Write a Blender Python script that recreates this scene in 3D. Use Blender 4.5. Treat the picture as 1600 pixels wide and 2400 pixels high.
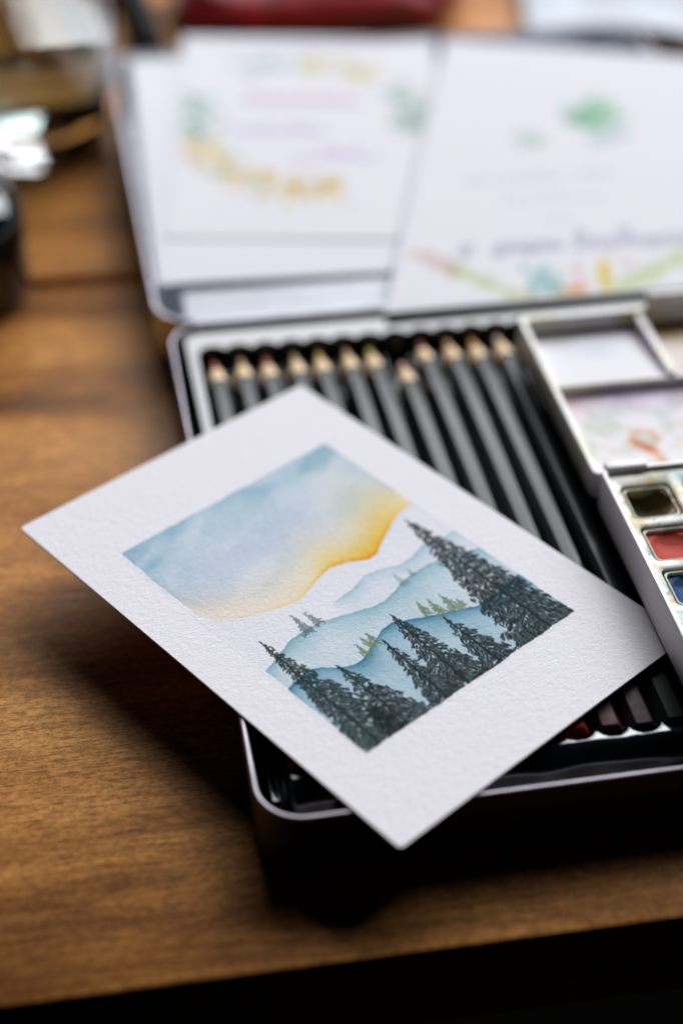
import bpy, bmesh, math, random
import numpy as np
from mathutils import Matrix, Vector, Euler

for o in list(bpy.data.objects):
    bpy.data.objects.remove(o, do_unlink=True)
SC = bpy.context.scene
COL = SC.collection
MM = 0.001
PI = math.pi

# ------------------------------------------------------------------ camera
def cam_axes(pit, yaw, roll):
    w = Vector((math.sin(yaw)*math.cos(pit), math.cos(yaw)*math.cos(pit), -math.sin(pit)))
    r = Vector((math.cos(yaw), -math.sin(yaw), 0.0))
    u = r.cross(w)
    return (math.cos(roll)*r + math.sin(roll)*u, -math.sin(roll)*r + math.cos(roll)*u, w)
_r, _u, _w = cam_axes(0.6878, 0.1936, 0.0189)
cd = bpy.data.cameras.new('camera')
cam = bpy.data.objects.new('camera', cd); COL.objects.link(cam)
m = Matrix((_r, _u, -_w)).transposed().to_4x4()
m.translation = Vector((-30.02, -239.77, 308.33))*MM
cam.matrix_world = m
cd.sensor_fit = 'VERTICAL'; cd.sensor_height = 36.0; cd.sensor_width = 24.0
cd.lens = 58.24
cd.clip_start = 0.01; cd.clip_end = 50
cd.dof.use_dof = True; cd.dof.focus_distance = 0.414; cd.dof.aperture_fstop = 3.6
SC.camera = cam
SC.render.resolution_x = 682; SC.render.resolution_y = 1024

# ------------------------------------------------------------------ world, window light, exposure
wd = bpy.data.worlds.new('World'); SC.world = wd; wd.use_nodes = True
wd.node_tree.nodes['Background'].inputs[0].default_value = (1.0, 0.92, 0.85, 1)
wd.node_tree.nodes['Background'].inputs[1].default_value = 0.0015
SC.view_settings.view_transform = 'Standard'
SC.view_settings.look = 'None'
SC.view_settings.exposure = 0.0
SC.view_settings.gamma = 1.0

def window_light(name, az, el, dist, sx, sy, power, color):
    """a pane of the window behind the table: az from +Y towards +X, degrees"""
    ld = bpy.data.lights.new(name, 'AREA'); ld.shape = 'RECTANGLE'
    ld.size = sx; ld.size_y = sy; ld.energy = power; ld.color = color
    o = bpy.data.objects.new(name, ld); COL.objects.link(o)
    tgt = Vector((0.06, 0.12, 0.02))
    a, e = math.radians(az), math.radians(el)
    d = Vector((math.sin(a)*math.cos(e), math.cos(a)*math.cos(e), math.sin(e)))
    o.location = tgt + d*dist
    o.rotation_euler = d.to_track_quat('Z', 'Y').to_euler()
    return o
window_light('window_pane_light', 14, 37, 4.0, 2.15, 2.35, 146, (0.95, 0.97, 1.0))
window_light('window_pane_light', 46, 37, 4.0, 2.15, 2.35, 146, (0.95, 0.97, 1.0))

# ------------------------------------------------------------------ helpers
rng = np.random.default_rng(11)
random.seed(5)

def link(o, parent=None, kind=None):
    COL.objects.link(o)
    if parent is not None: o.parent = parent
    if kind: o['kind'] = kind
    return o
def mesh(name, verts, faces, mat=None, parent=None, smooth=False, kind=None, auto=None):
    me = bpy.data.meshes.new(name)
    me.from_pydata([(v[0]*MM, v[1]*MM, v[2]*MM) for v in verts], [], faces)
    me.update()
    bm = bmesh.new(); bm.from_mesh(me); bmesh.ops.recalc_face_normals(bm, faces=bm.faces); bm.to_mesh(me); bm.free()
    if smooth:
        me.polygons.foreach_set('use_smooth', [True]*len(me.polygons))
        if auto is not None: me.set_sharp_from_angle(angle=math.radians(auto))
    if mat: me.materials.append(mat)
    o = bpy.data.objects.new(name, me)
    return link(o, parent, kind)
def thing(name, label, cat, loc=(0, 0, 0), rot=(0, 0, 0), group=None):
    o = bpy.data.objects.new(name, None); COL.objects.link(o)
    o.empty_display_size = 0.01
    o.location = Vector(loc)*MM; o.rotation_euler = rot
    o['label'] = label; o['category'] = cat
    if group: o['group'] = group
    return o
def tag(o, label, cat, group=None):
    o['label'] = label; o['category'] = cat
    if group: o['group'] = group
    return o
def box_vf(x0, x1, y0, y1, z0, z1, b=0.0):
    """box, with chamfered edges when b > 0"""
    if b <= 0:
        v = [(x, y, z) for z in (z0, z1) for y in (y0, y1) for x in (x0, x1)]
        f = [(0, 2, 3, 1), (4, 5, 7, 6), (0, 1, 5, 4), (2, 6, 7, 3), (0, 4, 6, 2), (1, 3, 7, 5)]
        return v, f
    L = []
    for z, i in ((z0, b), (z0+b*.3, b*.3), (z0+b, 0), (z1-b, 0), (z1-b*.3, b*.3), (z1, b)):
        L.append([(p[0], p[1], z) for p in rrect(x0+i, x1-i, y0+i, y1-i, max(b, .01), 3)])
    return loft(L, True, True)
def rrect(x0, x1, y0, y1, r, n=6):
    P = []
    for cx, cy, a0 in ((x1-r, y1-r, 0), (x0+r, y1-r, PI/2), (x0+r, y0+r, PI), (x1-r, y0+r, 1.5*PI)):
        for k in range(n+1):
            a = a0 + PI/2*k/n
            P.append((cx+r*math.cos(a), cy+r*math.sin(a)))
    return P
def loft(loops, cap0=False, cap1=False, closed=True):
    n = len(loops[0]); V = [p for L in loops for p in L]; F = []
    for i in range(len(loops)-1):
        for k in range(n if closed else n-1):
            a, b = i*n+k, i*n+(k+1) % n
            F.append((a, b, b+n, a+n))
    if cap0: F.append(tuple(range(n-1, -1, -1)))
    if cap1: F.append(tuple(range((len(loops)-1)*n, len(loops)*n)))
    return V, F
def lathe(profile, n=48, cx=0, cy=0):
    L = [[(cx+r*math.cos(2*PI*k/n), cy+r*math.sin(2*PI*k/n), z) for k in range(n)] for r, z in profile]
    return loft(L, profile[0][0] > 0, profile[-1][0] > 0)
def tube(path, r, n=8, closed=False):
    P = [Vector(p) for p in path]; L = []
    for i, p in enumerate(P):
        if closed: t = P[(i+1) % len(P)]-P[i-1]
        else: t = P[min(i+1, len(P)-1)]-P[max(i-1, 0)]
        t.normalize(); s = t.cross(Vector((0, 0, 1)))
        if s.length < 1e-4: s = Vector((1, 0, 0))
        s.normalize(); q = s.cross(t)
        L.append([tuple(p+s*(r*math.cos(2*PI*k/n))+q*(r*math.sin(2*PI*k/n))) for k in range(n)])
    if closed: L.append(L[0])
    return loft(L, not closed, not closed)
def join(*vfs):
    V, F = [], []
    for v, f in vfs:
        o = len(V); V += list(v); F += [tuple(i+o for i in q) for q in f]
    return V, F

# ------------------------------------------------------------------ materials
def nt(name):
    m = bpy.data.materials.new(name); m.use_nodes = True
    t = m.node_tree; return m, t, t.nodes['Principled BSDF']
def N(t, typ, **kw):
    n = t.nodes.new(typ)
    for k, v in kw.items():
        if k in n.inputs.keys(): n.inputs[k].default_value = v
        else: setattr(n, k, v)
    return n
def ramp(t, stops, src):
    n = t.nodes.new('ShaderNodeValToRGB'); e = n.color_ramp.elements
    while len(e) < len(stops): e.new(0.5)
    for q, (p, c) in zip(e, stops):
        q.position = p; q.color = (*c, 1) if len(c) == 3 else c
    t.links.new(src, n.inputs[0]); return n
def coords(t, scale=(1, 1, 1), kind='Object', loc=(0, 0, 0), rot=(0, 0, 0)):
    c = t.nodes.new('ShaderNodeTexCoord'); mp = t.nodes.new('ShaderNodeMapping')
    mp.inputs['Scale'].default_value = scale; mp.inputs['Location'].default_value = loc
    mp.inputs['Rotation'].default_value = rot
    t.links.new(c.outputs[kind], mp.inputs['Vector']); return mp.outputs[0]
def noise(t, vec, scale, detail=3, rough=0.55, dist=0.0):
    n = N(t, 'ShaderNodeTexNoise', Scale=scale, Detail=detail, Roughness=rough, Distortion=dist)
    t.links.new(vec, n.inputs['Vector']); return n.outputs['Fac']
def mixc(t, fac, a, b, mode='MIX'):
    n = t.nodes.new('ShaderNodeMix'); n.data_type = 'RGBA'; n.blend_type = mode
    for sock, v in ((n.inputs[0], fac), (n.inputs[6], a), (n.inputs[7], b)):
        if hasattr(v, 'is_linked'): t.links.new(v, sock)
        elif isinstance(v, (int, float)): sock.default_value = v
        else: sock.default_value = (*v, 1)
    return n.outputs[2]
def math_n(t, op, a, b=None, clamp=False):
    n = t.nodes.new('ShaderNodeMath'); n.operation = op; n.use_clamp = clamp
    for s, v in ((n.inputs[0], a), (n.inputs[1], b)):
        if v is None: continue
        if hasattr(v, 'is_linked'): t.links.new(v, s)
        else: s.default_value = v
    return n.outputs[0]
def bump(t, b, h, strength, dist):
    n = N(t, 'ShaderNodeBump', Strength=strength, Distance=dist)
    t.links.new(h, n.inputs['Height']); t.links.new(n.outputs[0], b.inputs['Normal'])
def simple(name, col, rough=0.5, metal=0.0, spec=0.5, coat=0.0, var=0.06, vs=60, bmp=0.0, bs=400, **kw):
    """a plain material with a little uneven colour and roughness"""
    m, t, b = nt(name)
    v = coords(t)
    f = noise(t, v, vs, 4)
    lo = tuple(max(0, c*(1-var)) for c in col); hi = tuple(min(1, c*(1+var)) for c in col)
    r = ramp(t, [(0.3, lo), (0.7, hi)], f)
    t.links.new(r.outputs[0], b.inputs['Base Color'])
    rr = ramp(t, [(0.3, (rough*.85,)*3), (0.7, (min(1, rough*1.15),)*3)], noise(t, v, vs*2.3, 3))
    t.links.new(rr.outputs[0], b.inputs['Roughness'])
    b.inputs['Metallic'].default_value = metal
    b.inputs['Specular IOR Level'].default_value = spec
    b.inputs['Coat Weight'].default_value = coat
    if bmp: bump(t, b, noise(t, v, bs, 3), 0.6, bmp)
    for k, q in kw.items(): b.inputs[k].default_value = q
    return m

PAPER = (0.83, 0.805, 0.845)
def paper_mat(name, attr=None, grain=0.00024, col=PAPER):
    m, t, b = nt(name)
    v = coords(t)
    if attr:
        a = N(t, 'ShaderNodeAttribute', attribute_name=attr)
        t.links.new(a.outputs['Color'], b.inputs['Base Color'])
    else:
        b.inputs['Base Color'].default_value = (*col, 1)
    b.inputs['Roughness'].default_value = 0.9
    b.inputs['Specular IOR Level'].default_value = 0.04
    if grain:
        v2 = coords(t, (0.75, 1.25, 1))
        h1 = noise(t, v2, 640, 3, 0.6, 0.9); h2 = noise(t, v, 2100, 2, 0.5)
        s = math_n(t, 'ADD', math_n(t, 'MULTIPLY', h1, 1.0), math_n(t, 'MULTIPLY', h2, 0.3))
        bump(t, b, s, 1.0, grain)
    return m

def wood_mat(name='stained_wood', gain=1.0, off=(0, 0, 0)):
    m, t, b = nt(name)
    g = coords(t, (1.0, 9.0, 9.0), loc=off)                      # long grain along X
    fine = coords(t, (2.2, 60.0, 60.0))
    big = noise(t, g, 3.2, 4, 0.55, 0.7)
    mid = noise(t, g, 11, 5, 0.6, 0.5)
    fib = noise(t, fine, 14, 4, 0.65)
    blot = noise(t, coords(t, (1, 1.7, 1)), 13, 3, 0.5, 0.4)
    s = math_n(t, 'ADD', math_n(t, 'MULTIPLY', big, 0.46), math_n(t, 'MULTIPLY', mid, 0.26))
    s = math_n(t, 'ADD', s, math_n(t, 'MULTIPLY', fib, 0.20))
    s = math_n(t, 'ADD', s, math_n(t, 'MULTIPLY', blot, 0.24))
    c = ramp(t, [(0.42, (0.085, 0.030, 0.0055)), (0.49, (0.21, 0.086, 0.018)),
                 (0.55, (0.35, 0.156, 0.036)), (0.62, (0.52, 0.250, 0.066)), (0.70, (0.68, 0.37, 0.115))], s)
    # fine dark pores, worn patches
    pore = ramp(t, [(0.34, (0.30, 0.24, 0.20)), (0.50, (1, 1, 1))], noise(t, coords(t, (14, 170, 170)), 9, 3, 0.6))
    col = mixc(t, 0.75, c.outputs[0], pore.outputs[0], 'MULTIPLY')
    speck = ramp(t, [(0.40, (0.55, 0.50, 0.45)), (0.58, (1.12, 1.1, 1.08))], noise(t, coords(t, (1, 1.6, 1)), 620, 4, 0.7))
    col = mixc(t, 0.80, col, speck.outputs[0], 'MULTIPLY')
    col = mixc(t, 1.0, col, (gain*1.0, gain*.90, gain*.80), 'MULTIPLY')
    t.links.new(col, b.inputs['Base Color'])
    r = ramp(t, [(0.3, (0.42,)*3), (0.7, (0.55,)*3)], mid)
    t.links.new(r.outputs[0], b.inputs['Roughness'])
    b.inputs['Specular IOR Level'].default_value = 0.14
    h = math_n(t, 'ADD', math_n(t, 'MULTIPLY', fib, 0.7), math_n(t, 'MULTIPLY', noise(t, coords(t, (1, 2, 2)), 900, 3, 0.6), 0.5))
    bump(t, b, h, 0.55, 0.00016)
    return m

M = {}
M['wood'] = wood_mat()
M['paper'] = paper_mat('watercolour_paper')
M['painting'] = paper_mat('painted_paper', 'print')
M['smooth_print'] = paper_mat('printed_paper', 'print', 0.00003)
M['smooth_paper'] = paper_mat('plain_paper', None, 0.00003, (0.74, 0.735, 0.78))
M['paper_edge'] = simple('cut_paper_edge', (0.55, 0.45, 0.36), 0.9)
M['tin'] = simple('tin_metal', (0.05, 0.048, 0.056), 0.5, 0.5, var=0.05)
M['tin_inner'] = simple('lacquered_tin', (0.74, 0.77, 0.83), 0.28, 0.25, var=0.03)
M['rim'] = simple('rolled_rim', (0.36, 0.33, 0.38), 0.48, 0.8)
M['tray'] = simple('black_moulded_plastic', (0.004, 0.007, 0.010), 0.10, 0.0, var=0.2, spec=0.6)
M['foam'] = simple('white_foam', (0.78, 0.80, 0.86), 0.85, bmp=0.0001, bs=900)
M['lacquer'] = simple('dark_pencil_lacquer', (0.006, 0.009, 0.011), 0.20, spec=0.15, var=0.15, vs=60)
M['pencil_wood'] = simple('cedar', (0.88, 0.64, 0.39), 0.7, var=0.14, vs=500)
M['white_plastic'] = None
M['glass'] = None

def stained_plastic(name, base, blots):
    """white paint-box plastic with dried splashes of paint: blots = [(colour, noise scale, threshold, offset)]"""
    m, t, b = nt(name)
    col = None
    prev = base
    for c, sc, th, off in blots:
        f = noise(t, coords(t, (1, 1, 1), loc=(off, off*1.7, 0)), sc, 4, 0.65, 0.8)
        r = ramp(t, [(th, (0, 0, 0)), (th+0.10, (1, 1, 1))], f)
        prev = mixc(t, r.outputs[0], prev, c)
    t.links.new(prev, b.inputs['Base Color'])
    b.inputs['Roughness'].default_value = 0.38
    bump(t, b, noise(t, coords(t), 700, 3), 0.3, 0.00006)
    return m
M['box_plain'] = simple('paint_box_plastic', (0.74, 0.70, 0.72), 0.34, var=0.03)
M['box_insert'] = stained_plastic('stained_insert', (0.72, 0.68, 0.58),
    [((0.52, 0.44, 0.18), 95, 0.44, 0.3), ((0.30, 0.45, 0.45), 120, 0.50, 1.1), ((0.62, 0.25, 0.12), 160, 0.56, 2.3), ((0.18, 0.16, 0.10), 260, 0.56, 3.7), ((0.78, 0.76, 0.72), 70, 0.52, 5.0)])
M['box_lid'] = stained_plastic('stained_lid', (0.76, 0.74, 0.74),
    [((0.66, 0.62, 0.42), 60, 0.50, 0.9), ((0.62, 0.55, 0.66), 40, 0.53, 2.9)])
M['lid_print'] = paper_mat('mixing_surface', 'print', 0)
M['lid_print'].node_tree.nodes['Principled BSDF'].inputs['Roughness'].default_value = 0.45
M['lid_print'].node_tree.nodes['Principled BSDF'].inputs['Specular IOR Level'].default_value = 0.12

def glass_mat(name, col, rough=0.0, ior=1.5):
    m, t, b = nt(name)
    b.inputs['Base Color'].default_value = (*col, 1)
    b.inputs['Transmission Weight'].default_value = 1.0
    r = ramp(t, [(0.3, (rough,)*3), (0.7, (rough+0.015,)*3)], noise(t, coords(t), 30, 2))
    t.links.new(r.outputs[0], b.inputs['Roughness'])
    b.inputs['IOR'].default_value = ior
    return m
M['glass'] = glass_mat('clear_glass', (0.96, 0.98, 0.97))
M['water'] = glass_mat('dark_tinted_water', (0.30, 0.35, 0.34), 0.0, 1.33)  # tint darkened to imitate the dark room refracted through the glass

# ------------------------------------------------------------------ painted surfaces: raster in numpy, stored as point colours
def vnoise(h, w, cell, seed):
    """smooth value noise, cell in samples"""
    r = np.random.default_rng(seed)
    gh, gw = int(h/cell)+4, int(w/cell)+4
    g = r.random((gh, gw))
    y = np.arange(h)/cell; x = np.arange(w)/cell
    yi, xi = y.astype(int), x.astype(int); fy, fx = y-yi, x-xi
    fy = fy*fy*(3-2*fy); fx = fx*fx*(3-2*fx)
    a = g[np.ix_(yi, xi)]; b = g[np.ix_(yi, xi+1)]; c = g[np.ix_(yi+1, xi)]; d = g[np.ix_(yi+1, xi+1)]
    return (a*(1-fx)+b*fx)*(1-fy)[:, None]+(c*(1-fx)+d*fx)*fy[:, None]
def fbm(h, w, cell, seed, octv=4, gain=0.5):
    s = 0; amp = 1; tot = 0
    for k in range(octv):
        c = max(cell/2**k, 1.0)
        s = s+amp*vnoise(h, w, c, seed+k*17); tot += amp; amp *= gain
    return s/tot
def blur(a, r):
    r = max(1, int(round(r)))
    for _ in range(2):
        for ax in (0, 1):
            p = np.pad(a, [(r+1, r) if i == ax else (0, 0) for i in (0, 1)], mode='edge')
            c = np.cumsum(p, axis=ax)
            a = ((c[2*r+1:, :]-c[:-2*r-1, :]) if ax == 0 else (c[:, 2*r+1:]-c[:, :-2*r-1]))/(2*r+1)
    return a
def sstep(a, b, x):
    t = np.clip((x-a)/(b-a), 0, 1); return t*t*(3-2*t)
def glaze(T, c, d):
    """transparent wash of colour ratio c at density d"""
    T *= np.power(np.array(c)[None, None, :], d[:, :, None])
def stamp(D, x, y, ln, wd, ang, dens=1.0, soft=0.35):
    """an elongated dab into density map D; x, y, ln, wd in samples"""
    h, w = D.shape; R = int(ln+wd)+2
    x0, x1, y0, y1 = int(max(0, x-R)), int(min(w, x+R+1)), int(max(0, y-R)), int(min(h, y+R+1))
    if x1 <= x0 or y1 <= y0: return
    X, Y = np.meshgrid(np.arange(x0, x1)-x, np.arange(y0, y1)-y)
    u = X*math.cos(ang)+Y*math.sin(ang); v = -X*math.sin(ang)+Y*math.cos(ang)
    q = np.sqrt((u/ln)**2+(v/wd)**2)
    s = dens*(1-sstep(1-soft, 1+soft, q))
    D[y0:y1, x0:x1] = np.maximum(D[y0:y1, x0:x1], s)
def stroke(D, pts, wd, dens=1.0):
    for i in range(len(pts)-1):
        (xa, ya), (xb, yb) = pts[i], pts[i+1]
        d = math.hypot(xb-xa, yb-ya); n = max(1, int(d/(wd*.6)))
        for k in range(n):
            f = k/n; stamp(D, xa+(xb-xa)*f, ya+(yb-ya)*f, wd, wd, 0, dens)
def printed_grid(name, img, w, h, mat, parent, loc, zfun=None, keep=None):
    """grid mesh w x h mm in XY, row 0 of img at y = h; colours (linear) as point attribute 'print'"""
    ny, nx = img.shape[:2]
    X, Y = np.meshgrid(np.linspace(0, w, nx), np.linspace(h, 0, ny))
    Z = np.zeros_like(X) if zfun is None else zfun(X, Y)
    V = np.stack([X, Y, Z], -1).reshape(-1, 3)*MM
    idx = np.arange(nx*ny).reshape(ny, nx)
    F = np.stack([idx[1:, :-1], idx[1:, 1:], idx[:-1, 1:], idx[:-1, :-1]], -1).reshape(-1, 4)
    if keep is not None:
        kv = keep(X, Y).ravel(); F = F[kv[F].all(1)]
    me = bpy.data.meshes.new(name)
    me.vertices.add(len(V)); me.vertices.foreach_set('co', V.ravel())
    me.loops.add(F.size); me.loops.foreach_set('vertex_index', F.ravel().astype(np.int32))
    me.polygons.add(len(F)); me.polygons.foreach_set('loop_start', np.arange(0, F.size, 4, dtype=np.int32))
    me.polygons.foreach_set('loop_total', np.full(len(F), 4, dtype=np.int32))
    me.polygons.foreach_set('use_smooth', np.ones(len(F), dtype=bool))
    me.update(calc_edges=True)
    at = me.color_attributes.new('print', 'FLOAT_COLOR', 'POINT')
    c = np.ones((nx*ny, 4), np.float32); c[:, :3] = img.reshape(-1, 3)
    at.data.foreach_set('color', c.ravel())
    me.materials.append(mat)
    o = bpy.data.objects.new(name, me); link(o, parent)
    o.location = Vector(loc)*MM
    return o

def landscape(W, H, K):
    """mountains at dusk with fir trees, W x H mm, K samples per mm, with a bare margin of 1 mm"""
    mg = 1.0
    w, h = int((W+2*mg)*K), int((H+2*mg)*K)
    Xm, Ym = np.meshgrid((np.arange(w)+.5)/K-mg, (np.arange(h)+.5)/K-mg)
    S, Tt = Xm/W, Ym/H
    wob = (fbm(h, w, 5*K, 3, 3)-.5)*0.7+(fbm(h, w, 1.2*K, 8, 2)-.5)*.35          # ragged wash edge, mm
    d_edge = np.minimum(np.minimum(Xm, W-Xm), np.minimum(Ym, H-Ym))+wob
    inside = sstep(-.12, .12, d_edge)
    rim_line = np.exp(-np.clip(d_edge, 0, 9)/.45)                               # pigment collecting at the edge
    cur = lambda pts: np.interp(S, [p[0] for p in pts], [p[1] for p in pts])
    sky = [(-.1, .33), (0, .35), (.015, .356), (.027, .386), (.104, .422), (.239, .463), (.315, .474), (.367, .467), (.457, .441), (.521, .431), (.586, .448), (.657, .478), (.70, .474), (.726, .46), (.811, .425), (.913, .389), (.973, .38), (1.1, .395)]
    r2 = [(.30, .57), (.37, .548), (.451, .541), (.508, .537), (.575, .52), (.641, .529), (.719, .553), (.78, .551), (.85, .534), (.909, .546), (1.1, .557)]
    r3 = [(-.1, .65), (.03, .613), (.111, .59), (.171, .575), (.242, .575), (.309, .579), (.398, .603), (.489, .627), (.546, .631), (.60, .622), (.652, .608), (.708, .601), (.803, .603), (.844, .615), (1.1, .67)]
    r4 = [(-.1, .72), (.024, .703), (.107, .691), (.148, .704), (.185, .732), (.239, .757), (.284, .758), (.361, .731), (.429, .710), (.482, .706), (.543, .731), (.626, .763), (.703, .79), (.765, .812), (.881, .812), (1.1, .786)]
    jit = ((fbm(h, w, 1.6*K, 21, 3)-.5)*.006)
    T = np.ones((h, w, 3))
    gran = fbm(h, w, .9*K, 31, 3, .7); big = fbm(h, w, 16*K, 41, 4); big2 = fbm(h, w, 9*K, 47, 4)
    # clouds: streaks falling from upper right to lower left
    q = fbm(h, w, 14*K, 53, 4)
    ang = .35
    st = np.sin((Tt*H*math.cos(ang)-S*W*math.sin(ang)*-.35)*.33+q*9)*.5+.5
    # ---- sky
    ys = cur(sky)
    m = sstep(-.0018, .0018, (ys+jit)-Tt)*inside
    dep = np.clip(ys-Tt, 0, 1)
    streak = fbm(h, w, 6*K, 57, 3)
    streak = sum(np.roll(streak, (int(-.30*i), i), (0, 1)) for i in range(-9*K, 9*K, 2))/(9*K)
    streak = sstep(.36, .64, (streak-streak.mean())*2.3+.5)
    blue = .18+.72*np.exp(-Tt/.17)+.25*np.exp(-np.clip(S, 0, 1)/.10)
    blue *= .55+.75*big+.30*(q-.5)
    blue += .55*np.exp(-((S-.10)/.10)**2-((Tt-.09)/.05)**2)+.5*np.exp(-((S-.80)/.16)**2-((Tt-.05)/.045)**2)
    blue *= (.68+.52*streak)*(.75+.5*q)
    blue *= sstep(0, .14, dep+.03*(big2-.5))*.8+.2*sstep(0, .3, dep)
    blue += .6*rim_line*sstep(.02, .12, dep)
    blue = np.clip(blue, 0, 2)*(.85+.3*gran)
    glaze(T, (.34, .56, .66), blue*m*.74)
    lav = np.clip(.22*np.exp(-((Tt-.24)/.12)**2)*(.4+1.2*big2), 0, 1)*sstep(0, .15, dep)
    glaze(T, (.70, .70, .86), lav*m)
    ys_w = np.interp(S, [0, .2, .45, .66, .85, 1], [.08, .12, .45, 2.1, 1.5, .40])
    wid = np.interp(S, [0, .25, .5, .66, .85, 1], [.04, .05, .055, .058, .080, .10])
    yel = ys_w*np.exp(-dep/wid)*(.75+.5*fbm(h, w, 5*K, 61, 4))
    glaze(T, (.98, .76, .24), yel*m)
    peach = np.interp(S, [0, .3, .6, 1], [.55, .42, .25, .3])*np.exp(-((dep-.05)/.085)**2)
    glaze(T, (.95, .80, .62), peach*m)
    edge = np.exp(-dep*H/.55)*np.interp(S, [0, .1, .3, .45, .66, .8, 1], [.06, .14, .32, .65, 2.1, .7, .12])
    glaze(T, (.97, .58, .10), edge*m)
    # ---- far white mountain
    m1 = sstep(-.002, .002, Tt-(ys+jit))*inside
    glaze(T, (.62, .72, .80), m1*(.10+.12*big2+.25*np.exp(-np.clip(Tt-ys, 0, 1)*H/1.2)*sstep(.4, .7, S)+.25*rim_line*sstep(.6, .8, S)))
    # ---- ridge 2, 3, 4: dark along the crest, fading down
    def ridge(pts, c, body, crest, crest_w, x0=None, fade=.12, seed=1):
        yr = cur(pts)+jit
        mm = sstep(-.0022, .0022, Tt-yr)*inside
        if x0: mm = mm*sstep(x0, x0+.1, S)
        dd = np.clip(Tt-yr, 0, 1)
        n = fbm(h, w, 7*K, 71+seed, 4)
        den = body*(.45+.9*n)+crest*np.exp(-dd*H/crest_w)*(.5+n)+crest*.45*np.exp(-dd*H/.5)
        den = den*np.interp(dd, [0, fade, fade*3], [1, .75, .55])+.35*rim_line*body
        glaze(T, c, den*mm*(.88+.24*gran))
        return mm
    ridge(r2, (.42, .62, .72), .18, .55, 3.0, .36, .06, 1)
    ridge(r3, (.33, .57, .62), .32, .62, 2.6, None, .10, 2)
    ridge(r4, (.24, .46, .57), .38, .95, 2.4, None, .14, 3)
    # ---- trees
    green = np.zeros((h, w)); mids = np.zeros((h, w)); dark = np.zeros((h, w)); darkg = np.zeros((h, w))
    rr = random.Random(3)
    def fir(D, tip, base, hwL, hwR, step=1.25, dab=1.0, gap=.10, dens=1.0, pw=.85):
        x0, y0 = tip[0]*W, tip[1]*H; x1, y1 = base[0]*W, base[1]*H
        L = y1-y0; y = 0.0
        stamp(D, (x0+mg)*K, (y0+mg+.5)*K, .9*dab*K, .25*dab*K, PI/2, dens)
        while y < L:
            f = y/L; ax = x0+(x1-x0)*f; ay = y0+y
            stamp(D, (ax+mg+rr.gauss(0, .15))*K, (ay+mg)*K, .9*dab*K, (.22+.5*f)*dab*K, PI/2+rr.gauss(0, .2), dens)
            for sd, hw in ((-1, hwL), (1, hwR)):
                e = hw*W*(f**pw)*rr.uniform(.72, 1.12)
                dx = rr.uniform(0, .4)
                while dx < e:
                    if rr.random() > gap:
                        dr = .42*dx+rr.gauss(0, .55)                     # boughs droop outward
                        a = math.pi/2-sd*rr.uniform(-.25, 1.25)
                        ln = dab*rr.uniform(.7, 1.35)*(.75+.45*f); wdm = dab*rr.uniform(.28, .54)*(.8+.4*f)
                        stamp(D, (ax+sd*dx+mg)*K, (ay+dr+mg)*K, ln*K, wdm*K, a, dens*rr.uniform(.8, 1), .3)
                    dx += dab*rr.uniform(.4, .8)
            y += step*rr.uniform(.75, 1.25)*dab
    # distant small firs
    for tp, bs, hw in (((.661, .570), (.656, .612), .018), ((.718, .581), (.712, .606), .014)):
        fir(mids, tp, bs, hw, hw, .9, .55, .05, .55)
    for tp, bs, hw in (((.244, .505), (.231, .586), .024), ((.284, .522), (.293, .580), .022)):
        fir(mids, tp, bs, hw, hw, .9, .55, .05, 1.0)
    for tp, bs, hw in (((.619, .690), (.604, .746), .020), ((.658, .704), (.646, .762), .022), ((.706, .712), (.700, .782), .028), ((.735, .755), (.730, .79), .02),
                       ((.378, .690), (.372, .727), .017), ((.346, .693), (.348, .733), .017), ((.311, .706), (.307, .747), .017)):
        fir(green, tp, bs, hw, hw, .9, .55, .08, .95)
    # near firs
    fir(dark, (.909, .424), (.880, 1.0), .185, .135, .9, .92, .08, 1.0, .8)
    fir(dark, (.506, .684), (.470, 1.0), .115, .105, .88, .82, .07, 1)
    fir(dark, (.635, .786), (.625, 1.0), .085, .095, .88, .8, .07, 1)
    fir(dark, (.394, .740), (.370, 1.0), .080, .060, .88, .78, .08, 1)
    fir(darkg, (.075, .530), (.060, 1.0), .080, .125, .88, .82, .07, 1.0)
    fir(dark, (.196, .729), (.190, 1.0), .105, .120, .88, .8, .07, 1)
    for D, c0, c1 in ((mids, (.03, .09, .085), (.10, .20, .19)), (green, (.11, .20, .10), (.24, .36, .20)),
                      (darkg, (.007, .015, .013), (.034, .058, .050)), (dark, (.007, .012, .012), (.030, .042, .042))):
        mk = np.clip(D, 0, 1)*sstep(-.5, .0, d_edge)
        v = np.clip(gran*.55+big2*.6-.05, 0, 1)[:, :, None]
        col = np.array(c0)*(1-v)+np.array(c1)*v
        mk = mk[:, :, None]*(.985 if D is not mids else .8)
        T = T*(1-mk)+col*mk
    fl = np.zeros((h, w))
    for _ in range(10): stamp(fl, rr.uniform(.2, .95)*w, rr.uniform(.6, .98)*h, .12*K+.6, .12*K+.6, 0, .8)
    T *= (1-.7*fl)[:, :, None]
    return (T*np.array(PAPER)).astype(np.float32), mg

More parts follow.
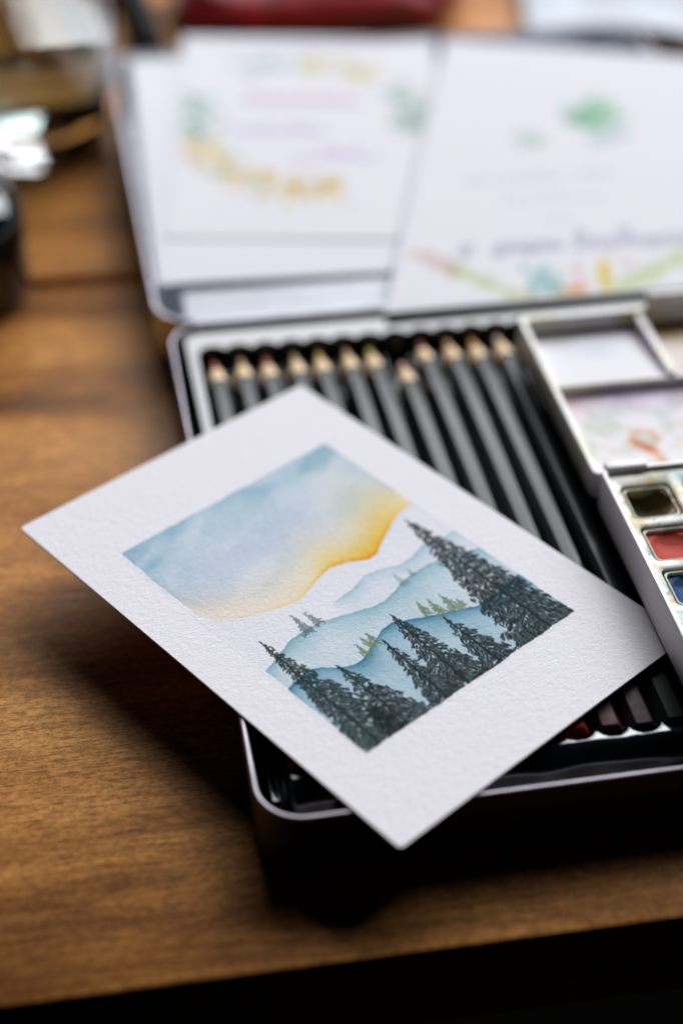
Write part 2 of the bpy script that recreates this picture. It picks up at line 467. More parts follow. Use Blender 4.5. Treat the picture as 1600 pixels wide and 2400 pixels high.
def wreath(W, H, K):
    """oval wreath of leaves and yellow flowers round three lines of faint pink lettering"""
    w, h = int(W*K), int(H*K); T = np.ones((h, w, 3)); rr = random.Random(9)
    cx, cy, ax, ay = .47*W, .47*H, .42*W, .32*H
    lay = {}
    def L(c):
        return lay.setdefault(c, np.zeros((h, w)))
    G1, G2, Y1, Y2, O1, P1 = (.42, .58, .55), (.50, .66, .48), (.95, .72, .16), (.93, .80, .40), (.93, .66, .45), (.80, .66, .80)
    for k in range(950):
        a = rr.uniform(0, 2*PI); deg = math.degrees(a)
        # clock position: 0 = right, 90 = bottom
        if 70 < deg < 165: cs = [Y1, Y1, Y1, Y2, O1, G2, P1]; n = 1.5
        elif 165 <= deg < 205: cs = [G1, G1, G2]; n = 1.0
        elif 235 < deg < 265: cs = [G1]; n = .5
        elif 268 < deg < 312: cs = [Y2, O1, Y2, G2]; n = 1.0
        elif deg > 322 or deg < 12: cs = [G1, G1, G2]; n = .9
        else: continue
        if rr.random() > n: continue
        rad = 1+rr.gauss(0, .10)
        stamp(L(rr.choice(cs)), (cx+ax*rad*math.cos(a))*K, (cy+ay*rad*math.sin(a))*K, rr.uniform(.9, 2.8)*K, rr.uniform(.45, 1.1)*K, rr.uniform(0, PI), rr.uniform(.45, .95))
    def scribble(x0, x1, y, hgt, c, wd, dens):
        x = x0; pts = []; D = L(c); p = rr.uniform(0, 6)
        while x < x1:
            a = hgt*(1.0 if rr.random() < .8 else 1.8)*(1 if rr.random() < .88 else .1)
            for k in range(8):
                t = k/8*2*PI
                pts.append(((x+hgt*.35*math.sin(t)+hgt*.8*k/8)*K, (y-a*.5*(1-math.cos(t)))*K))
            x += hgt*.8
        stroke(D, pts, wd*K, dens)
    scribble(.24*W, .70*W, .37*H, 6, (.86, .60, .74), .8, .8)
    scribble(.20*W, .52*W, .53*H, 4.5, (.78, .66, .84), .8, .7)
    scribble(.42*W, .72*W, .65*H, 4.5, (.78, .66, .84), .8, .7)
    for c, D in lay.items(): glaze(T, c, D*1.25)
    return (T*np.array((.745, .735, .775))).astype(np.float32)

def lettered(W, H, K):
    """sprig of green leaves, faint grey lettering, garland of flowers along the foot"""
    w, h = int(W*K), int(H*K); T = np.ones((h, w, 3)); rr = random.Random(14)
    lay = {}
    L = lambda c: lay.setdefault(c, np.zeros((h, w)))
    def dabs(c, x, y, sx, sy, n, l0, l1, ang=None, dens=.9):
        for _ in range(n):
            stamp(L(c), (x+rr.gauss(0, sx))*K, (y+rr.gauss(0, sy))*K, rr.uniform(l0, l1)*K, rr.uniform(l0, l1)*.4*K, rr.uniform(0, PI) if ang is None else rr.gauss(ang, .35), dens)
    X = lambda f: f*W
    # sprig
    for bx, by, ang0, nl, c, ln in ((.375, .345, -1.15, 9, (.26, .58, .32), 6.5), (.385, .35, -.75, 8, (.30, .60, .36), 6.0), (.37, .35, -1.65, 6, (.36, .58, .46), 5.0), (.40, .40, -.6, 7, (.48, .60, .58), 5.0)):
        x, y = X(bx), H*by
        for k in range(nl):
            x += 2.3*math.cos(ang0); y += 2.9*math.sin(ang0)
            for sd in (-1, 1):
                a = ang0+sd*.75
                stamp(L(c), (x+ln*.55*math.cos(a))*K, (y+ln*.7*math.sin(a))*K, ln*.62*K, ln*.17*K, a, .62)
    dabs((.50, .70, .52), X(.268), H*.405, 2.2, 3.4, 12, 1.5, 3, .4, .8)
    dabs((.55, .66, .66), X(.245), H*.395, 3.4, 4.4, 9, 1.5, 3, .4, .6)
    def scribble(x0, x1, y, hgt, c, wd, dens, slope=0):
        x = x0; pts = []; D = L(c)
        while x < x1:
            a = hgt*(1.0 if rr.random() < .7 else 2.0)
            if rr.random() < .03:
                stroke(D, pts, wd*K, dens); pts = []; x += hgt*.9
            for k in range(8):
                t = k/8*2*PI
                pts.append(((x+hgt*.4*math.sin(t)+hgt*.75*k/8)*K, (y+slope*(x-x0)-a*.5*(1-math.cos(t))+(.5*hgt if rr.random() < .05 else 0))*K))
            x += hgt*.75
        stroke(D, pts, wd*K, dens)
    scribble(X(.11), X(.48), H*.590, 4.0, (.72, .72, .79), .5, .5, -.29)
    scribble(X(.21), X(.45), H*.645, 3.2, (.75, .75, .82), .45, .45, -.29)
    scribble(X(.32), X(.38), H*.695, 3.2, (.75, .75, .82), .45, .45, -.29)
    scribble(X(.13), X(.36), H*.825, 6.6, (.50, .52, .60), .85, .8, -.29)
    scribble(X(.39), X(.70), H*.775, 6.6, (.52, .54, .62), .85, .78, -.29)
    # garland hanging in a bow, then the flowers
    left = [(.03, .832), (.10, .862), (.15, .885), (.26, .929), (.33, .950), (.40, .95)]
    right = [(.49, .900), (.53, .862), (.58, .820), (.65, .766), (.74, .68), (.84, .57)]
    for pts, n, c2 in ((left, 260, (.72, .76, .45)), (right, 260, (.70, .80, .45))):
        for k in range(n):
            q = rr.random()*(len(pts)-1); i = int(q); q -= i
            fx, fy = pts[i][0]*(1-q)+pts[i+1][0]*q, pts[i][1]*(1-q)+pts[i+1][1]*q
            c = (.84, .66, .58) if fx < .12 else c2
            stamp(L(c), (X(fx)+rr.gauss(0, 1.1))*K, (H*fy+rr.gauss(0, 2.0))*K, rr.uniform(1, 2.4)*K, rr.uniform(.5, 1.1)*K, .6+rr.gauss(0, .6), .85)
    dabs((.38, .64, .60), X(.325), H*.885, 3.0, 4.4, 34, 1.5, 3.4, 1.0, .9)
    dabs((.93, .50, .20), X(.400), H*.912, 2.2, 3.0, 26, 1.2, 2.8, None, .9)
    dabs((.93, .62, .60), X(.396), H*.850, 2.0, 4.0, 16, 1.2, 2.6, None, .8)
    dabs((.90, .66, .08), X(.464), H*.850, 1.5, 4.6, 26, 1.2, 2.6, None, .95)
    dabs((.60, .50, .25), X(.466), H*.905, 1.2, 2.4, 8, 1, 2, None, .8)
    dabs((.90, .68, .68), X(.52), H*.800, 2.6, 3.0, 14, 1.2, 2.2, None, .6)
    dabs((.52, .70, .62), X(.50), H*.925, 6, 1.6, 16, 1.2, 2.6, 0, .5)
    for c, D in lay.items(): glaze(T, c, D)
    return (T*np.array((.750, .738, .780))).astype(np.float32)

def mixing(W, H, K, which):
    """dried washes on the white mixing surface of the paint-box lid; y = 0 is the far side"""
    w, h = int(W*K), int(H*K); T = np.ones((h, w, 3)); rr = random.Random(20+which)
    X, Y = np.meshgrid((np.arange(w)+.5)/K, (np.arange(h)+.5)/K)
    n1, n2 = fbm(h, w, 9*K, 90+which, 4), fbm(h, w, 4*K, 130+which, 4)
    if which == 0:                                    # front well: violet top, orange curl, green traces
        glaze(T, (.74, .62, .76), .6*np.exp(-(Y/12.0)**2)*(.6+1.1*n1)+.9*np.exp(-(Y/9.0)**2)*(.4+1.1*n1)*sstep(6, 20, X))
        glaze(T, (.90, .66, .62), .8*np.exp(-((X-5)/5)**2-((Y-6)/4)**2)*(.4+n2))
        glaze(T, (.70, .80, .68), sstep(.44, .62, n1)*.65)
        glaze(T, (.80, .76, .60), sstep(.48, .64, n2)*.5)
        D = np.zeros((h, w))
        cx, cy = 18.5, 26
        pts = [(cx+3.4*math.cos(a), cy+3.9*math.sin(a)) for a in np.linspace(.6, -4.0, 22)]
        pts += [(cx-2.5+i*.62, cy+3.6+i*1.5) for i in range(9)]
        stroke(D, [(a*K, b*K) for a, b in pts], 0.8*K, .32)
        stamp(D, (cx-.4)*K, (cy+6)*K, 2.4*K, 1.2*K, 1.0, 1.0, .6)
        stamp(D, (cx-3.2)*K, (cy+2.8)*K, 2.0*K, 1.0*K, .8, .8, .6)
        D = blur(D, .7*K)
        glaze(T, (.95, .40, .22), np.clip(D*2.6*(.5+n2), 0, 2.2))
        E = np.zeros((h, w)); stroke(E, [((cx+6+i)*K, (cy+6-i*.5)*K) for i in range(8)], 1.1*K, .5)
        glaze(T, (.95, .62, .48), blur(E, .7*K)*.7)
    elif which == 1:                                  # left back compartment: clean, grey-violet puddle
        glaze(T, (.68, .72, .80), .55*np.exp(-((X-20)/7)**2-((Y-12)/5)**2)*(.5+n1))
        glaze(T, (.72, .74, .70), .5*np.exp(-((X-9)/5)**2-((Y-9)/5)**2)*(.4+n2))
        glaze(T, (.42, .26, .55), 1.1*np.exp(-((W-X)/1.6)**2)*(.3+n2))
    else:                                             # right back compartment: ochre and brown washes
        glaze(T, (.70, .48, .24), .9*np.exp(-(Y/9)**2)*(.6+n1))
        glaze(T, (.86, .70, .52), .6*(.3+n2))
    return (T*np.array((.70, .68, .72))).astype(np.float32)

# ================================================================== the table
tb = thing('wooden_table', 'brown stained wooden tabletop of wide boards under everything', 'table', (0, 0, -30))
def plank(y0, y1, mat, x0=-420, x1=520):
    r = 1.6; L = []
    prof = [(y0+1, 0), (y0, 2), (y0, 30-r), (y0+r*.3, 30-r*.3), (y0+r, 30), (y1-r, 30), (y1-r*.3, 30-r*.3), (y1, 30-r), (y1, 2), (y1-1, 0)]
    for x in (x0, x1): L.append([(x, y, z) for y, z in prof])
    V, F = loft(L, True, True)
    return mesh('plank', V, F, mat, tb, True, auto=40)
p1 = plank(-24.8, 266.6, M['wood']); p2 = plank(272.4, 560, wood_mat('stained_wood_light', 1.55, (.4, 1.3, 0))); p3 = plank(566, 860, wood_mat('stained_wood_far', 1.3, (1.7, .2, 0)))
tb.rotation_euler = (0, 0, math.radians(-0.9))
kn = lathe([(0.0, 0.35), (.55, .32), (.85, .12), (.95, -.2)], 10)
kn = ([(v[0]*1.5, v[1], v[2]) for v in kn[0]], kn[1])
ko = mesh('knot', *kn, simple('dark_knot', (.006, .005, .004), .7), tb, True); ko.location = Vector((-13.0, 42.6, 30))*MM
ko.rotation_euler = (0, 0, -.5)

# ================================================================== pencil tin
TW, TL, TH = 218.0, 205.0, 20.0
tin = thing('pencil_tin', 'open metal pencil tin with white lid folded back and black tray', 'pencil tin')
def shell(name, x0, x1, y0, y1, r, z0, z1, fl, mat, parent):
    L = []
    for z, i in ((z0, 2.2), (z0+.5, .9), (z0+1.8, 0), (z1-.6, 0), (z1, .1), (z1, .9), (fl+1.8, .9), (fl+.4, 1.8), (fl, 3.2)):
        L.append([(p[0], p[1], z) for p in rrect(x0+i, x1-i, y0+i, y1-i, max(r-i*.7, 1), 9)])
    return mesh(name, *loft(L, True, True), mat, parent, True, auto=50)
shell('base_shell', 0, TW, 0, TL, 11, 0, TH-.9, 1.0, M['tin'], tin)
P = [(p[0], p[1], TH-.62) for p in rrect(.2, TW-.2, .2, TL-.2, 10.8, 12)]
mesh('rim', *tube(P, .62, 10, True), M['rim'], tin, True)
# moulded tray as a height field with one groove per pencil
PIT, X0, NS = 8.3, 12.4, 24
gx = np.arange(3.2, TW-3.0, .42); gy = np.arange(2.6, TL-.3, .5)
GX, GY = np.meshgrid(gx, gy)
near = np.clip(np.round((GX-X0)/PIT), 0, NS-1)*PIT+X0
yc0, yc1 = 18.6, 189.4
dseg = np.hypot(GX-near, GY-np.clip(GY, yc0, yc1))
top = np.full_like(GX, 18.0)
inx = (GX > X0-PIT*.5) & (GX < X0+PIT*(NS-.5))
mid = sstep(yc0-1, yc0+5, GY)*sstep(yc1+1, yc1-4, GY)
top = np.where(inx, top-6.2*mid, top)
wav = (fbm(len(gy), len(gx), 26, 5, 2)-.5)
top = top - 6.5*sstep(13.5, 5.0, GY) - 7*sstep(60, 30, GY)*sstep(9, 6.5, GX) + wav*.9*sstep(22, 8, GY) + wav*.10
groove = 14.2-np.sqrt(np.clip(4.05**2-dseg**2, 0, None))
lip = sstep(3.6, 4.5, dseg)
Z = groove*(1-lip)+top*lip
dbord = np.minimum(np.minimum(GX-gx[0], gx[-1]-GX), GY-gy[0])
Z = Z-7*sstep(1.3, .0, dbord)
ny, nx = GX.shape
V = np.stack([GX, GY, Z], -1).reshape(-1, 3)
idx = np.arange(nx*ny).reshape(ny, nx)
F = np.stack([idx[:-1, :-1], idx[:-1, 1:], idx[1:, 1:], idx[1:, :-1]], -1).reshape(-1, 4)
me = bpy.data.meshes.new('pencil_tray'); me.from_pydata((V*MM).tolist(), [], F.tolist())
me.polygons.foreach_set('use_smooth', [True]*len(me.polygons)); me.materials.append(M['tray'])
tray = link(bpy.data.objects.new('pencil_tray', me), tin)
# lid, folded back flat on the table
lid = shell('lid', -3.2, TW+3.2, TL+2.6, TL+207, 12, 0, 19.2, 1.4, M['tin_inner'], tin)
P = [(p[0], p[1], 19.0) for p in rrect(-3.0, TW+3.0, TL+2.8, TL+206.8, 11.8, 12)]
mesh('lid_rim', *tube(P, .55, 10, True), M['rim'], lid, True)
for k in range(7):
    xa = 9+k*28.8
    mesh('hinge', *tube([(xa, TL+1.2, 18.7), (xa+28, TL+1.2, 18.7)], 1.2, 12), M['tin_inner'], tin, True, auto=40)

# ================================================================== pencils
ORD = ['leftmost', 'second', 'third', 'fourth', 'fifth', 'sixth', 'seventh', 'eighth', 'ninth', 'tenth', 'eleventh', 'twelfth', 'thirteenth']
LEAD = [(.42, .08, .06), (.45, .28, .12), (.40, .09, .04), (.50, .30, .16), (.60, .42, .10), (.55, .36, .18), (.42, .36, .05), (.60, .30, .24), (.20, .02, .03), (.52, .30, .12), (.62, .26, .06), (.66, .46, .32), (.30, .14, .07)]
LNAME = ['dull red', 'tan', 'rust red', 'light brown', 'ochre yellow', 'sandy', 'olive yellow', 'pale pink', 'dark maroon', 'beige', 'orange', 'cream', 'brown']
ENDC = [(.30, .02, .02), (.30, .14, .05), (.30, .05, .02), (.25, .12, .06), (.40, .25, .04), (.30, .16, .08), (.22, .18, .03), (.35, .12, .10), (.38, .03, .02), (.055, .013, .015), (.035, .011, .016), (.008, .022, .016), (.10, .05, .03)]
def hexa(r, y, z, k=4):
    """rounded hexagon (flat on top) in XZ at y; r = half the width across flats"""
    c = .55; P = []
    R = r/math.cos(PI/6)
    for i in range(6):
        a = i*PI/3; d = c/math.cos(PI/6)
        cx, cz = (R-d*1.0)*math.cos(a), (R-d*1.0)*math.sin(a)
        for j in range(k):
            b = a-PI/6+PI/3*j/(k-1)
            P.append((cx+c*math.cos(b), y, z+cz+c*math.sin(b)))
    return P
def ring(r, y, z, n=24): return [(r*math.cos(2*PI*(i+.5)/n-PI/6), y, z+r*math.sin(2*PI*(i+.5)/n-PI/6)) for i in range(n)]
for i in range(13):
    sl = [0, .6, -.3, .4, 0, .3, -.2, .1, 1.0, .4, -.3, .2, -.4][i]
    nm = 'dark grey hexagonal pencil with %s tip, %s from the left in the tin' % (LNAME[i], ORD[i]) if i else 'dark grey hexagonal pencil with dull red tip, leftmost in the tin'
    if i == 7: nm = 'dark pencil with pale pink tip, sharpened shorter than its neighbours in the tin'
    px = X0+PIT*i
    t = thing('pencil', nm, 'pencil', (px, 17.0+sl, 10.2), (0, 0, random.gauss(0, .0015)), 'pencils lying in the tin')
    zc = 4.15; yb = 159.5-(9.5 if i == 7 else 0)
    y_end = max(0.0, .8-17.0-sl+5)          # keeps clear of the front wall
    mesh('barrel', *loft([hexa(3.42, 17.2, zc), hexa(3.45, 17.6, zc), hexa(3.45, yb-.6, zc), hexa(3.3, yb, zc)], True, True), M['lacquer'], t, True, auto=18)
    em = simple('pencil_end_paint', ENDC[i], .5, var=.2, vs=300, spec=.16)
    mesh('painted_end', *loft([hexa(2.9, y_end, zc), hexa(3.40, y_end+.5, zc), hexa(3.47, y_end+1, zc), hexa(3.47, 17.4, zc)], True, True), em, t, True, auto=18)
    wood = mesh('sharpened_wood', *loft([ring(3.42, yb-1.2, zc), ring(3.3, yb+.5, zc), ring(2.5, yb+4.6, zc), ring(1.75, yb+8.0, zc)], True, True), M['pencil_wood'], t, True, auto=50)
    lm = simple('pencil_lead', tuple(min(1, c*1.35) for c in LEAD[i]), .6, var=.15, vs=400)
    mesh('lead', *loft([ring(1.75, yb+7.9, zc), ring(1.0, yb+11.4, zc), ring(.45, yb+13.2, zc), ring(.15, yb+13.6, zc)], True, True), lm, wood, True)

# ================================================================== papers in the lid
liner = mesh('foam_liner', *join(box_vf(7, 206, TL+5.4, TL+160, 1.6, 16.5, 1.2)), M['foam'], None, True, auto=40)
tag(liner, 'white foam sheet filling the open tin lid under the cards', 'foam sheet')
fc = thing('folded_card', 'blank white folded card lying in the tin lid under the wreath card', 'card', (-0.6, 232, 16.6), (0, 0, math.radians(-1.7)))
def leaf(name, z_of, parent, mat, w=117, d=176, th=.5):
    V, F = [], []
    nx = 16
    L = []
    for k in range(nx+1):
        x = w*k/nx
        L.append([(x, 0, z_of(x)), (x, d, z_of(x)), (x, d, z_of(x)+th), (x, 0, z_of(x)+th)])
    return mesh(name, *loft(L, True, True), mat, parent, True, auto=30)
leaf('lower_leaf', lambda x: 0.02, fc, M['smooth_paper'], th=.4)
leaf('upper_leaf', lambda x: 0.5+1.3*math.exp(-(x/70)**2), fc, M['smooth_paper'], th=.4)

def printed_card(name, label, img, W, H, loc, rot, th, mat, pmat, pname, cat='card', r=1.0, outline=None):
    t = thing(name, label, cat, loc, rot)
    P = outline or rrect(0, W, 0, H, r, 4)
    L = [[(p[0], p[1], z) for p in P] for z in (0, th)]
    o = mesh('sheet', *loft(L, True, True), pmat, t)
    o.data.materials.append(M['paper_edge'])
    for pl in o.data.polygons:
        if abs(pl.normal.z) < .5: pl.material_index = 1
    return t
W_, H_ = 105, 167
t = printed_card('wreath_card', 'white card with wreath of yellow flowers and grey leaves lying in the lid', None, W_, H_, (4.4, 261, 18.9), (math.radians(.1), math.radians(.7), math.radians(-8.4)), .35, None, M['smooth_paper'], 'print')
printed_grid('wreath_print', wreath(W_-3, H_-3, 1.8), W_-3, H_-3, M['smooth_print'], t, (1.5, 1.5, .40))
W_, H_ = 148, 210
t = printed_card('lettered_sheet', 'large white sheet with green sprig, grey lettering and flower garland', None, W_, H_, (70.2, 203.5, 20.08), (math.radians(.25), math.radians(.25), -.32), .35, None, M['smooth_paper'], 'print', 'sheet of paper', outline=[(0, -2.8), (148, 46.3), (148, 210), (0, 210)])
printed_grid('lettering_print', lettered(W_-3, H_-3, 1.6), W_-3, H_-3, M['smooth_print'], t, (1.5, 1.5, .40), None, lambda X, Y: Y+1.5 > -1.8+.3315*(X+1.5))

# ================================================================== the painted card in front
A = -1.0084
CW, CH = 100.8, 146.7
ca, sa = math.cos(A), math.sin(A)
# local axes: x = across the picture to its right, y = up the picture.  u runs down the picture, v across
ox, oy = 36.14+CH*ca-(-CW)*sa, 165.16+CH*sa+(-CW)*ca     # picture's bottom left corner
card = thing('painted_card', 'white postcard with watercolour of mountains and dark firs lying across the tin', 'painting', (ox, oy, 20.05), (0, 0, A+PI/2))
P = rrect(0, CW, 0, CH, 1.1, 5)
o = mesh('paper', *loft([[(p[0], p[1], z) for p in P] for z in (0, .58)], True, True), M['paper'], card)
o.data.materials.append(M['paper_edge'])
for pl in o.data.polygons:
    if abs(pl.normal.z) < .5: pl.material_index = 1
PW, PH = 72.5, 94.56
img, mg = landscape(PW, PH, 6)
pg = printed_grid('painting', img, PW+2*mg, PH+2*mg, M['painting'], card, (CW-86.975-mg, CH-121.15-mg, .60))
pg['label'] = 'watercolour of blue mountains, yellow dusk sky and dark fir trees'

# ================================================================== watercolour box
BX0, BX1, BY0, BY1, BZ = 106.7, 183.0, 12.5, 95.0, 20.75
wb = thing('watercolour_box', 'white plastic watercolour box with stained open mixing lid on the tin', 'paint box', (0, 0, BZ))
BH = 12.9
L = []
for z, i in ((0, .8), (.4, .25), (1.2, 0), (BH-.4, -.25), (BH, 0), (BH, 1.0), (BH-1.6, 1.1)):
    L.append([(p[0], p[1], z) for p in rrect(BX0+i, BX1-i, BY0+i, BY1-i, 2.2, 5)])
mesh('shell', *loft(L, True, False), M['box_plain'], wb, True, auto=40)
for fx in (BX0+5, BX1-5):
    for fy in (BY0+6, BY1-6):
        mesh('foot', *box_vf(fx-3, fx+3, fy-3, fy+3, -2.85, .5, .3), M['box_plain'], wb, True, auto=40)
# insert with four columns of wells
colx = [109.9+k*17.4 for k in range(4)]; rowy = [74.6, 57.6, 40.8, 24.0]
WWd, WHt = 13.9, 13.6
parts = []
xs = [BX0+1.05]+[(colx[k]+WWd+colx[k+1])/2 for k in range(3)]+[BX1-1.05]
ys = [BY1-1.05]+[(rowy[k]+rowy[k+1]+WHt)/2 for k in range(3)]+[BY0+1.05]
zt = BH-1.3
for i in range(4):
    for j in range(4):
        x0, x1, y1, y0 = xs[i], xs[i+1], ys[j], ys[j+1]
        inn = rrect(colx[i], colx[i]+WWd, rowy[j], rowy[j]+WHt, 1.6, 5)
        cx, cy = colx[i]+WWd/2, rowy[j]+WHt/2
        out = []
        for p in inn:
            dx, dy = p[0]-cx, p[1]-cy
            s = min((x1-cx)/dx if dx > 1e-6 else ((x0-cx)/dx if dx < -1e-6 else 1e9), (y1-cy)/dy if dy > 1e-6 else ((y0-cy)/dy if dy < -1e-6 else 1e9))
            out.append((cx+dx*s, cy+dy*s))
        # pull the nearest ring points into the true corners
        for kx in (x0, x1):
            for ky in (y0, y1):
                b = min(range(len(out)), key=lambda q: (out[q][0]-kx)**2+(out[q][1]-ky)**2); out[b] = (kx, ky)
        sh = lambda P, e: [((p[0]-cx)*e+cx, (p[1]-cy)*e+cy) for p in P]
        LL = [[(p[0], p[1], zt) for p in out], [(p[0], p[1], zt+.05) for p in sh(inn, 1.06)], [(p[0], p[1], zt-.3) for p in inn], [(p[0], p[1], 2.0) for p in sh(inn, .93)]]
        parts.append(loft(LL, False, True))
mesh('pan_insert', *join(*parts), M['box_insert'], wb, True, auto=40)
# hinge knuckles between base and lid
for xa, xb in ((BX0+1.5, BX0+13), (BX0+26, BX0+50), (BX1-13, BX1-1.5)):
    mesh('hinge_knuckle', *join(box_vf(xa, xb, BY1-1.2, BY1+1.9, BH-5, BH+.9, .5)), M['box_plain'], wb, True, auto=40)
# mixing lid: shallow tray, front well and two raised compartments at the far side
LZ0, LZ1 = .2, 9.3
LY0, LY1 = BY1+2.2, 177.0
ml = bpy.data.objects.new('mixing_lid', None)
LX0, LX1 = BX0-.6, BX1+.6
L = []
for z, i in ((LZ0, .8), (LZ0+.8, 0), (LZ1-.4, -.2), (LZ1, .1), (LZ1, 1.6), (LZ1-.5, 1.9), (4.2, 2.2)):
    L.append([(p[0], p[1], z) for p in rrect(LX0+i, LX1-i, LY0+i, LY1-i, 2.4, 5)])
ml = mesh('mixing_lid', *loft(L, True, False), M['box_lid'], wb, True, auto=40)
mx0, mx1 = LX0+2.1, LX1-2.1
YD = 141.5
def lid_grid(which, x0, x1, y0, y1, za, zb):
    w, h = x1-x0, y1-y0
    return printed_grid('mixing_well', mixing(w, h, 2.6, which), w, h, M['lid_print'], ml, (x0, y0, 0), lambda X, Y: za+(zb-za)*Y/h)
lid_grid(0, mx0, mx1, LY0+2.1, YD, 7.6, 4.0)
XD = 143.2
lid_grid(1, mx0, XD, YD+1.0, LY1-2.1, 7.0, 3.4)
lid_grid(2, XD+2.2, mx1, YD+1.0, LY1-2.1, 7.0, 3.0)
mesh('divider', *box_vf(mx0-.3, mx1+.3, YD-.1, YD+1.1, 3.0, 7.3, .25), M['box_lid'], ml, True, auto=40)
mesh('divider', *box_vf(XD-.1, XD+2.3, YD+.9, LY1-1.5, 2.8, LZ1-.8, .3), M['box_lid'], ml, True, auto=40)
mesh('thumb_tab', *box_vf(XD+4.0, XD+26, LY1-1.4, LY1+.4, LZ1-1.0, LZ1+5.0, .4), M['box_lid'], ml, True, auto=40)

# pans of paint
def cake_mat(name, a, b, rough=.5):
    m, t, bs = nt(name)
    f = noise(t, coords(t), 260, 4, .6, 1.0)
    r = ramp(t, [(.35, a), (.62, b)], f); t.links.new(r.outputs[0], bs.inputs['Base Color'])
    bs.inputs['Roughness'].default_value = rough; bs.inputs['Specular IOR Level'].default_value = .12
    bump(t, bs, noise(t, coords(t), 420, 4, .6, .6), .5, .0004)
    return m
pans = [((.085, .060, .022), (.20, .15, .075), 'half-empty pan of olive brown paint nearest the hinge', 1.1, 5.0),
        ((.46, .022, .006), (.38, .05, .020), 'pan of bright red paint between the brown and blue pans', .2, 1.4),
        ((.004, .026, .10), (.012, .065, .20), 'pan of dark blue paint below the red pan', .3, 1.6),
        ((.40, .24, .020), (.18, .11, .015), 'pan of dark yellow paint below the blue pan at the frame edge', .3, 1.8)]
for j, (a, b, lab, dz, hollow) in enumerate(pans):
    x0, y0 = colx[0]+.55, rowy[j]+.5; w, h = WWd-1.1, WHt-1.0
    t = thing('paint_pan', lab, 'paint pan', (x0, y0, BZ+2.05), (0, 0, 0), 'paint pans in the watercolour box')
    zz = zt-2.05-.9
    Lp = []
    for z, i in ((0, .5), (.4, .35), (zz, 0), (zz+.15, .15), (zz, .55), (zz-1.0, .62)):
        Lp.append([(p[0], p[1], z) for p in rrect(i, w-i, i, h-i, 1.5, 5)])
    mesh('cup', *loft(Lp, True, False), M['box_insert'], t, True, auto=40)
    n = 26
    U, Vv = np.meshgrid(np.linspace(.58, w-.58, n), np.linspace(.58, h-.58, n))
    r2 = ((U-w*.52)/(w*.46))**2+((Vv-h*.48)/(h*.46))**2
    Zc = zz-.7-dz-hollow*np.clip(1-r2, 0, 1)**.8+(fbm(n, n, 7, 200+j, 3)-.5)*.5
    if j == 0: Zc = zz-.5-hollow*np.clip(1-(((U-w*.42)/(w*.52))**2+((Vv-h*.55)/(h*.50))**2), 0, 1)**.6
    ii = np.arange(n*n).reshape(n, n)
    Fq = np.stack([ii[:-1, :-1], ii[:-1, 1:], ii[1:, 1:], ii[1:, :-1]], -1).reshape(-1, 4).tolist()
    mesh('paint', np.stack([U, Vv, Zc], -1).reshape(-1, 3).tolist(), Fq, cake_mat('paint_cake', a, b), t, True)

# ================================================================== left side: glass of water and dark jar
gl = thing('water_glass', 'clear glass tumbler of dark-tinted rinsing water behind the dark jar', 'glass', (-35.5, 376, 0))
H = 96
prof = [(0, 0), (20, 0), (24.5, 1.2), (27.5, 5), (29, 12), (34.5, 50), (40, H-1), (39.6, H), (38.6, H-.6), (33.0, 50), (28.0, 17), (25.5, 13), (13, 11.4), (0, 11)]
mesh('tumbler', *lathe([(max(r, .001), z) for r, z in prof], 64), M['glass'], gl, True, auto=50)
mesh('water', *lathe([(max(r, .001), z) for r, z in [(0, 11.05), (13, 11.45), (25.45, 13.1), (27.9, 17.1), (30.9, 38), (32.2, 46), (31.8, 46.0), (0, 45.8)]], 64), M['water'], gl, True, auto=50)
jar = thing('ink_jar', 'black glass ink jar cut by the left edge of the frame', 'jar', (-67.5, 268, 0))
mesh('body', *lathe([(r, z) for r, z in [(.01, 0), (22, 0), (24.5, 1.2), (25.5, 4), (25.5, 30), (24.5, 34), (19, 38), (16.5, 39), (16.5, 42), (.01, 42)]], 48),
     simple('ink_black_glass', (.006, .008, .010), .06, spec=.6, var=.1), jar, True, auto=50)
mesh('cap', *lathe([(r, z) for r, z in [(.01, 40), (18, 40), (18.4, 41), (18.4, 51), (17.4, 52), (.01, 52)]], 48), simple('black_cap', (.01, .01, .011), .35), jar, True, auto=40)

# ================================================================== things at the far edge
# burgundy pouch with metal beads along its zip
pc = thing('zip_pouch', 'burgundy fabric pouch with shiny zip behind the lid', 'pouch', (98, 500, 0))
nu, nv = 48, 24; L = []
for a in range(nv+1):
    th = -PI/2+PI*a/nv; cz, sz = math.cos(th), math.sin(th)
    Lr = []
    for b in range(nu):
        ph = 2*PI*b/nu; c, s = math.cos(ph), math.sin(ph)
        e = lambda q, k: math.copysign(abs(q)**k, q)
        k = 1+.05*math.sin(ph*9+sz*4)+.05*math.sin(ph*4+1+sz*7)
        Lr.append((67*e(cz, .55)*e(c, .45)*k, 40*e(cz, .8)*e(s, .6)*k, 13+13*e(sz, .9)*(1+.06*math.sin(ph*5))))
    L.append(Lr)
mesh('pouch_body', *loft(L, True, True), simple('burgundy_satin', (.42, .006, .032), .5, var=.7, vs=120, bmp=.0006, bs=260, **{'Sheen Weight': .4}), pc, True)
sq = simple('red_sequin', (.75, .06, .12), .2, .8)
zm = simple('zip_metal', (.85, .80, .74), .18, .9)
mesh('zip_tape', *tube([(-58+i*4, -14+2*math.sin(i*.6), 25.0+.5*math.sin(i*.9)) for i in range(30)], 2.0, 8), simple('zip_tape_fabric', (.10, .01, .02), .7), pc, True)
for k in range(26):
    v, f = lathe([(.01, -1.4), (1.2, -.9), (1.7, 0), (1.2, .9), (.01, 1.4)], 10)
    bo = mesh('zip_tooth', v, f, zm, pc, True); bo.location = Vector((-56+k*4.5, -14+2*math.sin(k*.67), 27.6))*MM
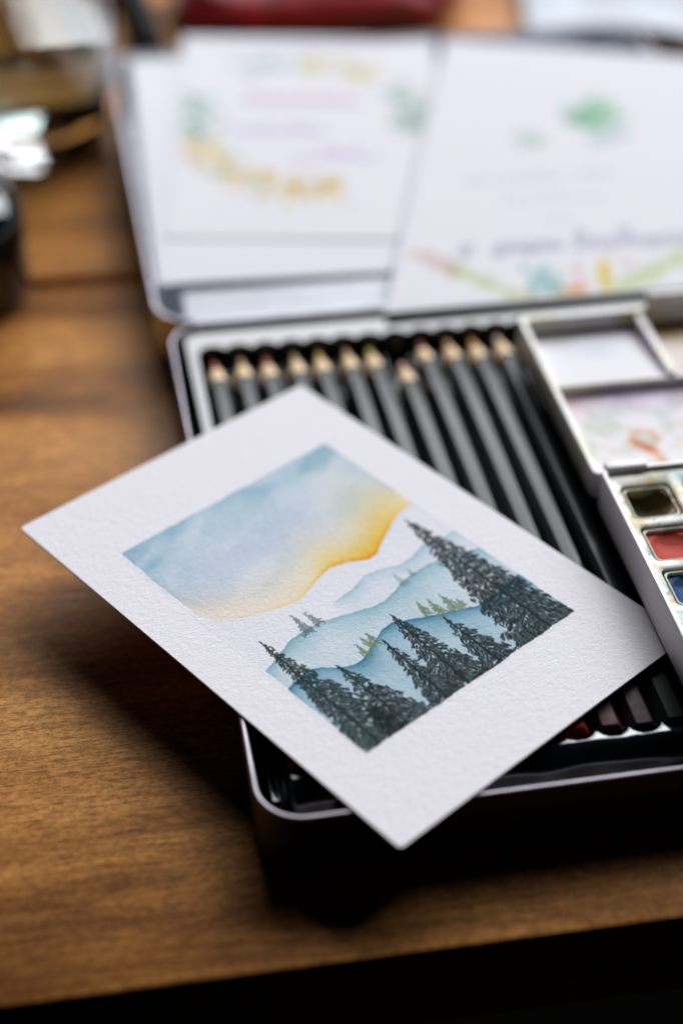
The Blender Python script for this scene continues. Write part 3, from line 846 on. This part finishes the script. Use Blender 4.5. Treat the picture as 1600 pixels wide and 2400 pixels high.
for k in range(70):
    v, f = lathe([(.01, 0), (1.3, .15), (1.5, .5), (.01, .8)], 8)
    ph, q = random.uniform(PI, 2*PI), random.uniform(.25, .85)
    x, y = 66*math.cos(ph)*q, 39*math.sin(ph)*q
    so = mesh('sequin', v, f, zm if k % 3 else sq, pc, True)
    so.location = Vector((x, y, 13+13.2*math.sqrt(max(0, 1-q**4))))*MM
    so.rotation_euler = (random.uniform(-.2, .9), random.uniform(-.5, .5), 0)
# black marker pen lying on the table
mk = thing('marker_pen', 'black marker pen lying between the glass and the pouch', 'marker', (16.5, 441, 7.2), (0, 0, math.radians(3)))
def ytube(rs): return loft([[(r*math.cos(2*PI*i/24), y, r*math.sin(2*PI*i/24)) for i in range(24)] for r, y in rs], True, True)
bk = simple('black_plastic', (.003, .005, .004), .75, spec=.15)
mesh('cap', *ytube([(5.6, 0), (6.6, .8), (7.1, 4), (7.2, 40)]), bk, mk, True, auto=40)
mesh('barrel', *ytube([(6.7, 40.5), (6.8, 42), (6.8, 120), (6.0, 124)]), bk, mk, True, auto=40)
mesh('clip', *box_vf(-1.6, 1.6, 6, 38, 7.2, 8.6, .4), bk, mk, True)
# white napkin, its edge lifted
nap = thing('napkin', 'white folded paper napkin with lifted front edge at the far right', 'napkin', (176, 414, 0), (0, 0, math.radians(-12)))
def napkin(z0, seed, dx):
    n = 30
    U, Vv = np.meshgrid(np.linspace(0, 1, n), np.linspace(0, 1, n))
    Zz = z0+13*np.exp(-((Vv-.05)/.22)**2)*(.55+.45*np.sin(U*2.6+.4))+7*(fbm(n, n, 9, seed, 3)-.4)*sstep(0, .2, Vv)
    Xx = 78*U+dx+3*Vv; Yy = 120*Vv+4*np.sin(U*3)
    Zz = np.maximum(Zz, z0*.5+.6)
    ii = np.arange(n*n).reshape(n, n)
    Fq = np.stack([ii[:-1, :-1], ii[:-1, 1:], ii[1:, 1:], ii[1:, :-1]], -1).reshape(-1, 4).tolist()
    o = mesh('layer', np.stack([Xx, Yy, Zz], -1).reshape(-1, 3).tolist(), Fq, M['tissue'], nap, True)
    md = o.modifiers.new('thick', 'SOLIDIFY'); md.thickness = .0005
    return o
M['tissue'] = simple('white_tissue', (.58, .62, .68), .9, bmp=.0002, bs=500)
napkin(6, 301, 0); napkin(1.2, 302, 2.5)

# ================================================================== render settings
SC.render.engine = 'CYCLES'
SC.cycles.caustics_refractive = True
SC.cycles.caustics_reflective = True
SC.cycles.max_bounces = 12
SC.cycles.transmission_bounces = 12
